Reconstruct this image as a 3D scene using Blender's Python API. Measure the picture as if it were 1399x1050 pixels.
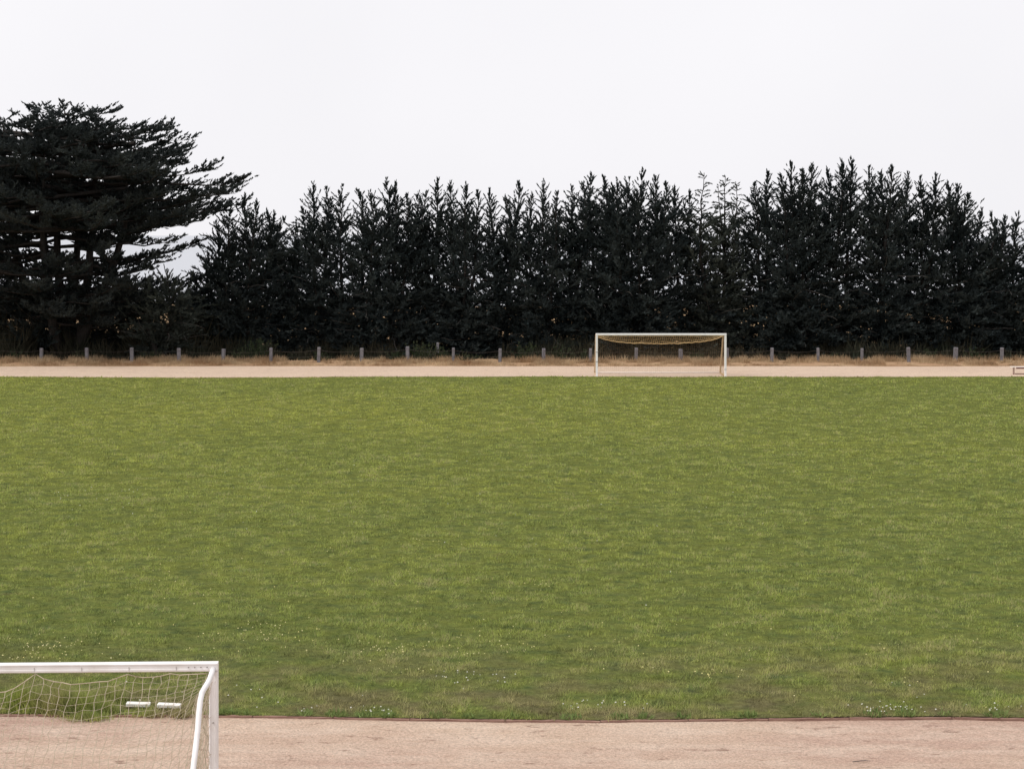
import bpy, bmesh, math, random
import numpy as np
from mathutils import Vector

# ------------------------------------------------------------------ reset
for o in list(bpy.data.objects):
    bpy.data.objects.remove(o, do_unlink=True)
scene = bpy.context.scene
COL = scene.collection
PI = math.pi
rng = np.random.default_rng(11)
random.seed(5)

# ------------------------------------------------------------------ camera
CAM_H, FPX, CX, HY = 8.0, 2440.0, 699.5, 320.0
cd = bpy.data.cameras.new('camera')
cam = bpy.data.objects.new('camera', cd)
COL.objects.link(cam)
cam.location = (0, 0, CAM_H)
cam.rotation_euler = (PI / 2, 0, 0)
cd.sensor_width = 36.0
cd.lens = 36.0 * FPX / 1399.0
cd.shift_y = -(525.0 - HY) / 1399.0
cd.clip_end = 60000
scene.camera = cam

# ------------------------------------------------------------------ sky and sun
SUN_EL, SUN_AZ = math.radians(52), math.radians(-110)     # az measured from +Y towards +X
world = bpy.data.worlds.new('World')
scene.world = world
world.use_nodes = True
wn, wl = world.node_tree.nodes, world.node_tree.links
wn.clear()
sky = wn.new('ShaderNodeTexSky')
sky.sky_type = 'NISHITA'
sky.sun_disc = False
sky.sun_elevation = SUN_EL
sky.sun_rotation = SUN_AZ
sky.dust_density = 4.0
hs = wn.new('ShaderNodeHueSaturation')
hs.inputs['Saturation'].default_value = 0.12
mx = wn.new('ShaderNodeMix'); mx.data_type = 'RGBA'
mx.inputs['Factor'].default_value = 0.88
tc = wn.new('ShaderNodeTexCoord')
cn = wn.new('ShaderNodeTexNoise'); cn.inputs['Scale'].default_value = 2.6; cn.inputs['Detail'].default_value = 4.0
wl.new(tc.outputs['Generated'], cn.inputs['Vector'])
cr = wn.new('ShaderNodeMix'); cr.data_type = 'RGBA'          # even overcast deck with faint structure
cr.inputs['A'].default_value = (9.15, 9.05, 9.45, 1); cr.inputs['B'].default_value = (11.3, 11.15, 11.4, 1)
wl.new(cn.outputs['Fac'], cr.inputs['Factor']); wl.new(cr.outputs['Result'], mx.inputs['B'])
bg = wn.new('ShaderNodeBackground'); bg.inputs['Strength'].default_value = 0.064
wo = wn.new('ShaderNodeOutputWorld')
wl.new(sky.outputs[0], hs.inputs['Color'])
wl.new(hs.outputs[0], mx.inputs['A'])
wl.new(mx.outputs['Result'], bg.inputs['Color'])
wl.new(bg.outputs[0], wo.inputs['Surface'])

sd = bpy.data.lights.new('sun', 'SUN')
sd.energy = 1.5
sd.angle = math.radians(18)
sd.color = (1.0, 0.96, 0.9)
sun = bpy.data.objects.new('sun', sd)
COL.objects.link(sun)
dirv = Vector((math.sin(SUN_AZ) * math.cos(SUN_EL), math.cos(SUN_AZ) * math.cos(SUN_EL), math.sin(SUN_EL)))
sun.rotation_euler = dirv.to_track_quat('Z', 'Y').to_euler()
sun.location = (0, 40, 60)

vs = scene.view_settings
vs.view_transform = 'Standard'; vs.look = 'None'; vs.exposure = 0.65; vs.gamma = 1.0
vs.use_curve_mapping = False

# ------------------------------------------------------------------ helpers
def W(px, py, Y):
    """real point at depth Y seen at photo pixel px, py"""
    return np.array([(px - CX) * Y / FPX, Y, CAM_H - (py - HY) * Y / FPX])

def G(px, py, z=0.0):
    """ground point under a photo pixel"""
    Y = (CAM_H - z) * FPX / (py - HY)
    return np.array([(px - CX) * Y / FPX, Y, z])

def tag(o, label=None, cat=None, group=None, kind=None):
    if label: o['label'] = label
    if cat: o['category'] = cat
    if group: o['group'] = group
    if kind: o['kind'] = kind
    return o

def empty(name, loc=(0, 0, 0), rz=0.0):
    o = bpy.data.objects.new(name, None)
    o.empty_display_size = 0.3
    COL.objects.link(o)
    o.location = loc
    o.rotation_euler = (0, 0, rz)
    return o

def mesh_np(name, V, F, mat=None, parent=None, smooth=False, attr=None):
    V = np.asarray(V, dtype=np.float32); F = np.asarray(F, dtype=np.int32)
    me = bpy.data.meshes.new(name)
    k = F.shape[1]
    me.vertices.add(len(V)); me.vertices.foreach_set('co', V.ravel())
    me.loops.add(F.size); me.loops.foreach_set('vertex_index', F.ravel())
    me.polygons.add(len(F))
    me.polygons.foreach_set('loop_start', np.arange(0, F.size, k, dtype=np.int32))
    me.update(calc_edges=True)
    if smooth:
        me.polygons.foreach_set('use_smooth', np.ones(len(F), dtype=bool))
    if attr is not None:
        a = me.attributes.new('rnd', 'FLOAT', 'POINT')
        a.data.foreach_set('value', np.asarray(attr, dtype=np.float32))
    o = bpy.data.objects.new(name, me)
    COL.objects.link(o)
    if mat: me.materials.append(mat)
    if parent: o.parent = parent
    return o

class MB:
    """collects quads / tris as one mesh"""
    def __init__(self): self.v = []; self.f = []
    def box(self, c, s, bev=0.0, rot=None):
        bm = bmesh.new()
        bmesh.ops.create_cube(bm, size=1.0)
        bmesh.ops.scale(bm, vec=s, verts=bm.verts)
        if bev > 0:
            bmesh.ops.bevel(bm, geom=list(bm.edges), offset=bev, segments=2, affect='EDGES', profile=0.6)
        n = len(self.v)
        for v in bm.verts:
            p = v.co.copy()
            if rot is not None: p = rot @ p
            self.v.append((p.x + c[0], p.y + c[1], p.z + c[2]))
        for f in bm.faces: self.f.append([n + v.index for v in f.verts])
        bm.free()
        return self
    def tube(self, pts, rad, sides=8, cap=True):
        V, F = tube(pts, rad, sides, cap)
        n = len(self.v)
        self.v += [tuple(p) for p in V]
        self.f += [[n + i for i in f] for f in F]
        return self
    def poly(self, pts, faces):
        n = len(self.v)
        self.v += [tuple(p) for p in pts]; self.f += [[n + i for i in f] for f in faces]
        return self
    def build(self, name, mat, parent=None, smooth=False):
        me = bpy.data.meshes.new(name)
        me.from_pydata(self.v, [], self.f); me.update()
        if smooth:
            for p in me.polygons: p.use_smooth = True
        o = bpy.data.objects.new(name, me)
        COL.objects.link(o)
        me.materials.append(mat)
        if parent: o.parent = parent
        return o

def tube(pts, rad, sides=6, cap=True):
    P = np.asarray(pts, float); n = len(P)
    R = np.full(n, rad) if np.isscalar(rad) else np.asarray(rad, float)
    T = np.gradient(P, axis=0); T /= np.linalg.norm(T, axis=1)[:, None] + 1e-9
    ref = np.array([0, 0, 1.0]) if abs(T[:, 2].mean()) < 0.8 else np.array([1.0, 0, 0])
    A = np.cross(T, ref); A /= np.linalg.norm(A, axis=1)[:, None] + 1e-9
    B = np.cross(T, A)
    an = np.arange(sides) * 2 * PI / sides
    V = P[:, None, :] + R[:, None, None] * (np.cos(an)[None, :, None] * A[:, None, :] + np.sin(an)[None, :, None] * B[:, None, :])
    V = V.reshape(-1, 3)
    F = []
    for i in range(n - 1):
        for j in range(sides):
            k = (j + 1) % sides
            F.append([i * sides + j, i * sides + k, (i + 1) * sides + k, (i + 1) * sides + j])
    if cap:
        F.append(list(range(sides))[::-1]); F.append([(n - 1) * sides + j for j in range(sides)])
    return V, F

# vectorised value noise
_lat = np.random.default_rng(3).random((256, 256))
def vnoise(x, y):
    xi = np.floor(x).astype(int); yi = np.floor(y).astype(int)
    fx = x - xi; fy = y - yi
    fx = fx * fx * (3 - 2 * fx); fy = fy * fy * (3 - 2 * fy)
    a = _lat[xi & 255, yi & 255]; b = _lat[(xi + 1) & 255, yi & 255]
    c = _lat[xi & 255, (yi + 1) & 255]; d = _lat[(xi + 1) & 255, (yi + 1) & 255]
    return (a * (1 - fx) + b * fx) * (1 - fy) + (c * (1 - fx) + d * fx) * fy
def fbm(x, y, s, o=3):
    t = 0; a = 0.5; n = 0
    for k in range(o):
        t = t + a * vnoise(x * s * 2 ** k + 17.3 * k, y * s * 2 ** k + 5.1 * k); n += a; a *= 0.5
    return t / n

# ------------------------------------------------------------------ materials
def new_mat(name):
    m = bpy.data.materials.new(name); m.use_nodes = True
    nt = m.node_tree; nt.nodes.clear()
    out = nt.nodes.new('ShaderNodeOutputMaterial')
    return m, nt, out

class NT:
    def __init__(self, nt): self.nt = nt
    def n(self, t, **kw):
        x = self.nt.nodes.new(t)
        for k, v in kw.items(): setattr(x, k, v)
        return x
    def l(self, a, b): self.nt.links.new(a, b)
    def noise(self, vec, scale, detail=3, rough=0.55):
        x = self.n('ShaderNodeTexNoise'); x.inputs['Scale'].default_value = scale
        x.inputs['Detail'].default_value = detail; x.inputs['Roughness'].default_value = rough
        self.l(vec, x.inputs['Vector']); return x.outputs['Fac']
    def mapping(self, vec, scale):
        x = self.n('ShaderNodeMapping'); x.inputs['Scale'].default_value = scale
        self.l(vec, x.inputs['Vector']); return x.outputs[0]
    def ramp(self, fac, stops):
        x = self.n('ShaderNodeValToRGB'); self.l(fac, x.inputs['Fac'])
        e = x.color_ramp.elements
        while len(e) < len(stops): e.new(0.5)
        for el, (p, c) in zip(e, stops):
            el.position = p; el.color = (c, c, c, 1) if np.isscalar(c) else (*c, 1)
        return x.outputs['Color']
    def mix(self, fac, a, b, mode='MIX'):
        x = self.n('ShaderNodeMix'); x.data_type = 'RGBA'; x.blend_type = mode
        for s, v in (('Factor', fac), ('A', a), ('B', b)):
            i = x.inputs[s]
            if isinstance(v, (int, float)): i.default_value = v
            elif isinstance(v, tuple): i.default_value = (*v, 1)
            else: self.l(v, i)
        return x.outputs['Result']
    def bump(self, h, strength, dist):
        x = self.n('ShaderNodeBump'); x.inputs['Strength'].default_value = strength
        x.inputs['Distance'].default_value = dist
        self.l(h, x.inputs['Height']); return x.outputs[0]
    def pos(self): return self.n('ShaderNodeNewGeometry').outputs['Position']
    def obj(self): return self.n('ShaderNodeTexCoord').outputs['Object']
    def attr(self, name):
        x = self.n('ShaderNodeAttribute'); x.attribute_name = name; return x.outputs['Fac']
    def bsdf(self, out, col, rough=0.9, bump=None, spec=0.2):
        b = self.n('ShaderNodeBsdfPrincipled')
        b.inputs['Roughness'].default_value = rough
        b.inputs['Specular IOR Level'].default_value = spec
        if isinstance(col, tuple): b.inputs['Base Color'].default_value = (*col, 1)
        else: self.l(col, b.inputs['Base Color'])
        if bump is not None: self.l(bump, b.inputs['Normal'])
        self.l(b.outputs[0], out.inputs['Surface']); return b
    def leaf(self, out, col, trans=0.35, tint=(1, 1, 1)):
        d = self.n('ShaderNodeBsdfDiffuse'); t = self.n('ShaderNodeBsdfTranslucent')
        m = self.n('ShaderNodeMixShader'); m.inputs[0].default_value = trans
        if isinstance(col, tuple):
            d.inputs[0].default_value = (*col, 1); t.inputs[0].default_value = (*col, 1)
        else:
            self.l(col, d.inputs[0]); self.l(col, t.inputs[0])
        self.l(d.outputs[0], m.inputs[1]); self.l(t.outputs[0], m.inputs[2])
        self.l(m.outputs[0], out.inputs['Surface'])

def turf_colour(k):
    """shared colouring of the pitch: yellow-green, dull green and straw patches"""
    p = k.pos()
    flat = k.mapping(p, (1, 1, 0))
    big = k.ramp(k.noise(k.mapping(p, (0.55, 1, 0)), 0.085, 3), [(0.34, 0.08), (0.66, 1.0)])
    mid = k.ramp(k.noise(k.mapping(p, (0.7, 1, 0)), 2.0, 4, 0.65), [(0.34, 0.15), (0.60, 1.0)])
    small = k.ramp(k.noise(flat, 3.0, 3, 0.6), [(0.33, 0.0), (0.67, 1.0)])
    s0 = k.n('ShaderNodeSeparateXYZ'); k.l(p, s0.inputs[0])
    m0 = k.n('ShaderNodeMapRange'); k.l(s0.outputs['Y'], m0.inputs['Value']); m0.inputs['From Min'].default_value = 34.0; m0.inputs['From Max'].default_value = 75.0
    m1 = k.n('ShaderNodeMapRange'); k.l(s0.outputs['X'], m1.inputs['Value']); m1.inputs['From Min'].default_value = 16.0; m1.inputs['From Max'].default_value = -2.0
    big = k.mix(0.55, big, k.mix(1.0, m0.outputs[0], k.mix(0.5, (1.0, 1.0, 1.0), m1.outputs[0]), 'MULTIPLY'))
    a = k.mix(big, (0.215, 0.280, 0.084), (0.415, 0.440, 0.092))
    b = k.mix(mid, (0.150, 0.205, 0.088), a)
    c = k.mix(small, b, k.mix(0.55, b, (0.43, 0.45, 0.125)))
    dry = k.ramp(k.noise(k.mapping(p, (0.6, 1, 0)), 1.7, 5, 0.65), [(0.60, 0.0), (0.74, 1.0)])
    c = k.mix(k.mix(1.0, dry, (0.42, 0.42, 0.42), 'MULTIPLY'), c, (0.39, 0.325, 0.155))
    # worn, strawy turf close to the near edge
    sx = k.n('ShaderNodeSeparateXYZ'); k.l(p, sx.inputs[0])
    mr = k.n('ShaderNodeMapRange'); k.l(sx.outputs['Y'], mr.inputs['Value'])
    mr.inputs['From Min'].default_value = 36.0; mr.inputs['From Max'].default_value = 29.6
    mr.inputs['To Min'].default_value = 0.0; mr.inputs['To Max'].default_value = 1.0
    wear = k.ramp(k.noise(flat, 0.8, 4), [(0.38, 0.0), (0.60, 1.0)])
    w = k.mix(1.0, mr.outputs[0], wear, 'MULTIPLY')
    return k.mix(k.mix(1.0, w, (0.75, 0.75, 0.75), 'MULTIPLY'), c, (0.33, 0.265, 0.155))

def mat_turf_blades():
    m, nt, out = new_mat('turf_blades'); k = NT(nt)
    c = turf_colour(k)
    r = k.attr('rnd')
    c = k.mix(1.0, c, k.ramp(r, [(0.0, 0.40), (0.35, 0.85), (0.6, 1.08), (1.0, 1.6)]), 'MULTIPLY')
    c = k.mix(k.ramp(r, [(0.90, 0.0), (0.93, 0.7)]), c, (0.40, 0.345, 0.19))
    k.leaf(out, c, 0.4); return m

def mat_turf_soil():
    m, nt, out = new_mat('turf_soil'); k = NT(nt)
    c = turf_colour(k)
    p = k.pos()
    f = k.noise(p, 7.0, 6, 0.75)
    c = k.mix(1.0, c, k.ramp(f, [(0.3, 0.22), (0.7, 0.55)]), 'MULTIPLY')
    k.bsdf(out, c, 1.0, k.bump(k.noise(p, 9.0, 5, 0.7), 0.8, 0.05), 0.0); return m

def mat_track(name, a, b, pale, seed):
    m, nt, out = new_mat(name); k = NT(nt)
    p = k.pos()
    ad = k.n('ShaderNodeVectorMath', operation='ADD'); k.l(p, ad.inputs[0]); ad.inputs[1].default_value = (seed, seed * 2, 0)
    p = ad.outputs[0]
    big = k.ramp(k.noise(k.mapping(p, (0.4, 1, 1)), 0.22, 4), [(0.35, 0.0), (0.65, 1.0)])
    c = k.mix(big, a, b)
    st = k.ramp(k.noise(k.mapping(p, (0.5, 1.4, 1)), 1.3, 6, 0.68), [(0.42, 0.0), (0.68, 1.0)])
    c = k.mix(k.mix(1.0, st, (0.6, 0.6, 0.6), 'MULTIPLY'), c, pale)
    scuff = k.ramp(k.noise(k.mapping(p, (0.6, 1.2, 1)), 2.6, 5, 0.7), [(0.60, 0.0), (0.67, 1.0)])
    c = k.mix(k.mix(1.0, scuff, (0.7, 0.7, 0.7), 'MULTIPLY'), c, (0.25, 0.15, 0.11))
    gr = k.noise(p, 24.0, 5, 0.8)
    c = k.mix(1.0, c, k.ramp(gr, [(0.30, 0.60), (0.70, 1.32)]), 'MULTIPLY')
    h = k.noise(p, 14.0, 6, 0.75)
    k.bsdf(out, c, 1.0, k.bump(h, 1.0, 0.06), 0.05); return m

def mat_plain(name, c1, c2, scale=6.0, rough=0.85, bump=0.0, stretch=(1, 1, 1), spec=0.25):
    m, nt, out = new_mat(name); k = NT(nt)
    p = k.mapping(k.pos(), stretch)
    f = k.noise(p, scale, 5, 0.65)
    c = k.mix(k.ramp(f, [(0.35, 0.0), (0.65, 1.0)]), c1, c2)
    k.bsdf(out, c, rough, k.bump(f, bump, 0.02) if bump else None, spec); return m

def mat_leaf(name, c1, c2, trans=0.25, scale=0.5):
    m, nt, out = new_mat(name); k = NT(nt)
    f = k.noise(k.pos(), scale, 3)
    c = k.mix(k.ramp(f, [(0.35, 0.0), (0.65, 1.0)]), c1, c2)
    c = k.mix(1.0, c, k.ramp(k.attr('rnd'), [(0.0, 0.72), (0.5, 1.0), (1.0, 1.4)]), 'MULTIPLY')
    k.leaf(out, c, trans); return m

def mat_paint():
    m, nt, out = new_mat('white_paint'); k = NT(nt)
    p = k.pos()
    c = k.mix(k.ramp(k.noise(p, 3.0, 5), [(0.4, 0.0), (0.7, 1.0)]), (0.82, 0.80, 0.80), (0.72, 0.69, 0.67))
    c = k.mix(k.ramp(k.noise(k.mapping(p, (1, 1, 0.25)), 30.0, 4, 0.7), [(0.66, 0.0), (0.74, 0.6)]), c, (0.42, 0.36, 0.31))
    k.bsdf(out, c, 0.45, None, 0.4); return m

M = {
    'blades': mat_turf_blades(), 'soil': mat_turf_soil(),
    'track_near': mat_track('track_near', (0.51, 0.345, 0.275), (0.61, 0.455, 0.345), (0.74, 0.60, 0.49), 3.0),
    'track_far': mat_track('track_far', (0.56, 0.425, 0.325), (0.60, 0.46, 0.35), (0.68, 0.54, 0.43), 41.0),
    'paint': mat_paint(),
    'paint_far': mat_plain('white_paint_clean', (0.86, 0.85, 0.84), (0.80, 0.79, 0.78), 3, 0.5),
    'bolt': mat_plain('bolt', (0.22, 0.20, 0.19), (0.35, 0.31, 0.29), 30),
    'clip': mat_plain('clip', (0.42, 0.40, 0.39), (0.5, 0.47, 0.45), 30),
    'rope': mat_plain('net_rope', (0.36, 0.30, 0.21), (0.50, 0.43, 0.33), 9),
    'rope_far': mat_plain('net_rope_ochre', (0.50, 0.34, 0.16), (0.62, 0.45, 0.24), 9),
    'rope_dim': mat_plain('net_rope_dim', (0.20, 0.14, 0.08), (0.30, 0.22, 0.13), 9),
    'old_paint': mat_plain('yellowed_paint', (0.50, 0.36, 0.21), (0.60, 0.46, 0.30), 5),
    'post_wood': mat_plain('weathered_post', (0.12, 0.115, 0.125), (0.21, 0.20, 0.215), 7, 0.9, 0.4, (3, 3, 0.6)),
    'edging': mat_plain('edging_wood', (0.17, 0.088, 0.068), (0.32, 0.20, 0.155), 8, 0.9, 0.5, (0.25, 3, 3)),
    'wire': mat_plain('rusty_wire', (0.07, 0.055, 0.05), (0.11, 0.09, 0.08), 8),
    'bark': mat_plain('bark', (0.022, 0.020, 0.018), (0.045, 0.039, 0.036), 5, 0.95, 0.6, (2, 2, 0.5), 0.05),
    'dead': mat_plain('dead_twig', (0.06, 0.055, 0.05), (0.14, 0.125, 0.115), 4, 0.95),
    'cyp': mat_leaf('cypress_foliage', (0.028, 0.037, 0.039), (0.054, 0.066, 0.064), 0.25),
    'cyp_pale': mat_leaf('cypress_foliage_pale', (0.052, 0.062, 0.056), (0.080, 0.092, 0.078), 0.25),
    'cyp_big': mat_leaf('cypress_foliage_big', (0.030, 0.037, 0.038), (0.056, 0.065, 0.062), 0.25),
    'under': mat_leaf('undergrowth', (0.030, 0.034, 0.024), (0.060, 0.052, 0.036), 0.2),
    'shrub': mat_leaf('shrub_leaf', (0.040, 0.058, 0.030), (0.075, 0.085, 0.050), 0.2),
    'dry': mat_leaf('dry_grass', (0.34, 0.22, 0.125), (0.56, 0.43, 0.28), 0.35, 0.5),
    'dry_soil': mat_plain('dry_soil', (0.30, 0.185, 0.110), (0.42, 0.29, 0.18), 1.2, 1.0, 0.5, (0.4, 1, 1), 0.0),
    'litter': mat_plain('ground_dry', (0.22, 0.15, 0.09), (0.40, 0.28, 0.17), 0.12, 1.0, 0.4, (1, 1, 1), 0.0),
    'weed': mat_leaf('weed_leaf', (0.15, 0.21, 0.07), (0.23, 0.29, 0.10), 0.35, 2.0),
    'flower': mat_plain('flower_white', (0.70, 0.69, 0.60), (0.76, 0.74, 0.68), 3),
    'flower_y': mat_plain('flower_yellow', (0.75, 0.66, 0.25), (0.78, 0.72, 0.42), 3),
    'foam': mat_plain('white_block', (0.80, 0.78, 0.75), (0.66, 0.63, 0.58), 7, 0.8, 0.3),
    'bench_top': mat_plain('bench_board', (0.72, 0.66, 0.60), (0.80, 0.75, 0.70), 5),
    'bench_leg': mat_plain('bench_leg', (0.30, 0.21, 0.17), (0.40, 0.30, 0.25), 5),
    'bench_red': mat_plain('bench_apron', (0.13, 0.050, 0.042), (0.18, 0.075, 0.060), 5),
    'pebble': mat_plain('clod', (0.30, 0.20, 0.15), (0.58, 0.44, 0.36), 6),
}
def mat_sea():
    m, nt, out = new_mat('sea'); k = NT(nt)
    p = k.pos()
    k.bsdf(out, (0.36, 0.38, 0.42), 0.3, k.bump(k.noise(k.mapping(p, (0.3, 1, 1)), 0.25, 4), 0.3, 0.5), 0.5); return m  # pale base colour stands in for fog over the water
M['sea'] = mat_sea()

# ------------------------------------------------------------------ ground
Y_NEAR, Y_FAR, Y_TRACK, Y_FENCE = 29.53, 99.5, 108.4, 111.0
def undul(x, y):
    return 0.09 * (fbm(x, y, 0.13, 3) - 0.5) + 0.05 * (fbm(x, y, 0.9, 2) - 0.5)
FIELD_Z = 0.03
line = [(-260, 977), (-60, 977), (40, 977), (130, 978), (232, 978), (345, 979), (455, 981), (560, 983), (690, 984.5), (820, 985.5), (940, 984), (1050, 983), (1160, 981.5), (1300, 981), (1420, 983), (1520, 983), (1700, 982)]
_ln = np.array([G(*p)[:2] for p in line])
def near_edge(x):
    return np.interp(x, _ln[:, 0], _ln[:, 1]) + 0.03

def sheet(name, xs, ys, zf, mat, kind='structure'):
    X, Y = np.meshgrid(xs, ys)
    Z = zf(X, Y)
    V = np.stack([X, Y, Z], -1).reshape(-1, 3)
    nx, ny = len(xs), len(ys)
    i = np.arange(ny - 1)[:, None] * nx + np.arange(nx - 1)[None, :]
    F = np.stack([i, i + 1, i + nx + 1, i + nx], -1).reshape(-1, 4)
    o = mesh_np(name, V, F, mat, smooth=True)
    o['kind'] = kind
    return o

# the land: flat under the ground, a dry slope behind the trees, then a bluff down to the sea
def land_z(X, Y):
    z = np.where(Y > 122, (Y - 122) * 0.012 * (0.6 + 0.8 * vnoise(X * 0.02, Y * 0.02)), 0.0) - 0.06
    drop = np.clip((Y - 185 - 14 * vnoise(X * 0.015, Y * 0)) / 60.0, 0, 1)
    z = z - 30 * drop ** 1.3
    return z
xs = np.concatenate([np.linspace(-4000, -200, 14), np.linspace(-180, 180, 73), np.linspace(200, 4000, 14)])
ys = np.concatenate([np.linspace(-400, 0, 9), np.linspace(10, 118, 12), np.linspace(122, 260, 47)])
sheet('ground', xs, ys, land_z, M['litter'])
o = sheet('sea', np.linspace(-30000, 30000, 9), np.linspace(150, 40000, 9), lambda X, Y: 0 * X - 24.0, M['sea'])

sheet('track_near', np.linspace(-70, 70, 141), np.linspace(12, Y_NEAR + 0.6, 38),
      lambda X, Y: 0.03 * (fbm(X, Y, 0.35, 3) - 0.5) - 0.015, M['track_near']).name = 'running_track'
far = sheet('running_track', np.linspace(-110, 110, 221), np.linspace(Y_FAR - 2.0, Y_TRACK + 0.4, 12),
      lambda X, Y: 0.03 * (fbm(X, Y, 0.35, 3) - 0.5) - 0.02, M['track_far'])
sheet('verge', np.linspace(-110, 110, 221), np.linspace(Y_TRACK, 114.0, 8),
      lambda X, Y: -0.04 + (0.06 + 0.10 * fbm(X, Y, 0.5, 3)) * np.clip((Y - Y_TRACK) / 0.9, 0, 1), M['dry_soil'])

# pitch: one undulating sheet with an uneven far edge
def far_edge(x):
    return Y_FAR + 0.5 - 1.6 * (fbm(x, x * 0 + 3.3, 0.06, 2) - 0.2) * np.clip((-8 - x) / 12, 0, 1) + 0.6 * (fbm(x, x * 0 + 9.1, 0.5, 3) - 0.5)
xs = np.arange(-46, 46.01, 0.5); tt = np.linspace(0, 1, 150)
X = np.repeat(xs[None, :], len(tt), 0)
ne = near_edge(xs)[None, :]
Y = ne + tt[:, None] * (far_edge(xs)[None, :] - ne)
Z = FIELD_Z + undul(X, Y) * np.clip((Y - Y_NEAR) / 1.0, 0.2, 1)
V = np.stack([X, Y, Z], -1).reshape(-1, 3)
i = np.arange(len(tt) - 1)[:, None] * len(xs) + np.arange(len(xs) - 1)[None, :]
F = np.stack([i, i + 1, i + len(xs) + 1, i + len(xs)], -1).reshape(-1, 4)
pitch = mesh_np('grass_pitch', V, F, M['soil'], smooth=True)
pitch['kind'] = 'structure'

# ------------------------------------------------------------------ blades of grass
def blades(x, y, z, h, w, lean=0.45, curl=None, r=None):
    n = len(x)
    az = r.uniform(0, 2 * PI, n); fa = r.uniform(0, 2 * PI, n)
    ln = lean * r.random(n) ** 0.7
    sx, sy = np.cos(fa) * w * 0.5, np.sin(fa) * w * 0.5
    V = np.empty((n, 3, 3), np.float32)
    V[:, 0] = np.stack([x - sx, y - sy, z], -1)
    V[:, 1] = np.stack([x + sx, y + sy, z], -1)
    V[:, 2] = np.stack([x + np.cos(az) * np.sin(ln * 1.5) * h, y + np.sin(az) * np.sin(ln * 1.5) * h, z + h * np.cos(ln * 1.5)], -1)
    return V.reshape(-1, 3)

def tri_obj(name, V, mat, parent=None, rnd=None):
    n = len(V) // 3
    F = np.arange(n * 3, dtype=np.int32).reshape(-1, 3)
    return mesh_np(name, V, F, mat, parent, attr=np.repeat(rnd, 3))

NB = 920000
yy = np.linspace(Y_NEAR - 0.25, Y_FAR + 0.6, 800)
pdf = (30 / yy) ** 2.0 * (0.6 * yy + 6)
cdf = np.cumsum(pdf); cdf /= cdf[-1]
by = np.interp(rng.random(NB), cdf, yy)
bx = (rng.random(NB) * 2 - 1) * (0.30 * by + 3)
keep = (by < far_edge(bx) + 0.15 * rng.standard_normal(NB)) & (by > near_edge(bx) - 0.015 + 0.02 * rng.standard_normal(NB))
bx, by = bx[keep], by[keep]
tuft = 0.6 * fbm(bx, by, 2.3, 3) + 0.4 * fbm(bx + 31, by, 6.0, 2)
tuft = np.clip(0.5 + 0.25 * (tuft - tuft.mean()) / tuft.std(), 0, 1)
tall = fbm(bx * 0.6, by, 0.5, 3)
msk = np.clip((tuft - 0.36) / 0.3, 0, 1); msk = msk * msk * (3 - 2 * msk)
hgt = (0.026 + 0.055 * msk + 0.025 * msk * np.clip((tall - 0.4) / 0.3, 0, 1)) * rng.uniform(0.6, 1.2, len(bx))
hue = fbm(bx * 0.9 + 50, by, 1.9, 3); hue = (hue - hue.mean()) / hue.std()
# rank, uncut grass over the left end of the edging
rank = np.exp(-((bx + 8.3) / 1.2) ** 2) * np.exp(-((by - 30.2) / 0.55) ** 2)
hgt *= 1 + 1.9 * rank * (0.4 + 1.2 * fbm(bx, by, 1.6, 2))
wid = 0.0135 * (by / 30) ** 1.0 * rng.uniform(0.7, 1.5, len(bx))
bz = FIELD_Z + undul(bx, by) * np.clip((by - Y_NEAR) / 1.0, 0.2, 1) - 0.006
V = blades(bx, by, bz, hgt, wid, 0.75, r=rng)
g = tri_obj('grass', V, M['blades'], rnd=np.clip(0.46 + 0.8 * (tuft - 0.5) + 0.14 * hue + 0.21 * rng.standard_normal(len(bx)), 0, 1))  # tone follows tuft height: shade in the low gaps is put into the colour
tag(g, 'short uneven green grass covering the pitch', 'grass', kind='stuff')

# rank tufts spilling over the edging at the left
cl = []
clr = []
for cx, cyy, rr, hh, n in [(-8.9, 29.95, 0.35, 0.16, 900), (-8.2, 30.1, 0.4, 0.24, 2200), (-7.4, 29.9, 0.45, 0.24, 2600), (-7.0, 29.5, 0.4, 0.08, 900),
                           (-6.85, 29.8, 0.25, 0.15, 1000), (-6.0, 29.66, 0.25, 0.06, 500), (-7.9, 30.8, 0.4, 0.17, 900), (-6.9, 30.6, 0.4, 0.15, 900),
                           (-5.5, 29.62, 0.2, 0.09, 300), (-9.8, 30.0, 0.5, 0.17, 1000)]:
    a = rng.uniform(0, 2 * PI, n); q = rr * np.minimum(np.abs(rng.normal(0, 0.55, n)), 1.5)
    x = cx + q * np.cos(a) * 1.3; y = cyy + q * np.sin(a) * 0.6
    cl.append(blades(x, y, np.full(n, 0.01), 2.1 * hh * rng.uniform(0.45, 1.1, n) * np.clip(1 - 0.4 * (q / rr) ** 2, 0.3, 1), 0.013 * rng.uniform(0.7, 1.4, n), 0.6, r=rng))
    clr.append(np.clip(rng.normal(0.62, 0.16, n), 0.1, 0.89))
o = tri_obj('overgrown_grass', np.concatenate(cl), M['blades'], rnd=np.concatenate(clr))
tag(o, 'rank overgrown grass tufts spilling over the left end of the track edging', 'grass', kind='stuff')

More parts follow.
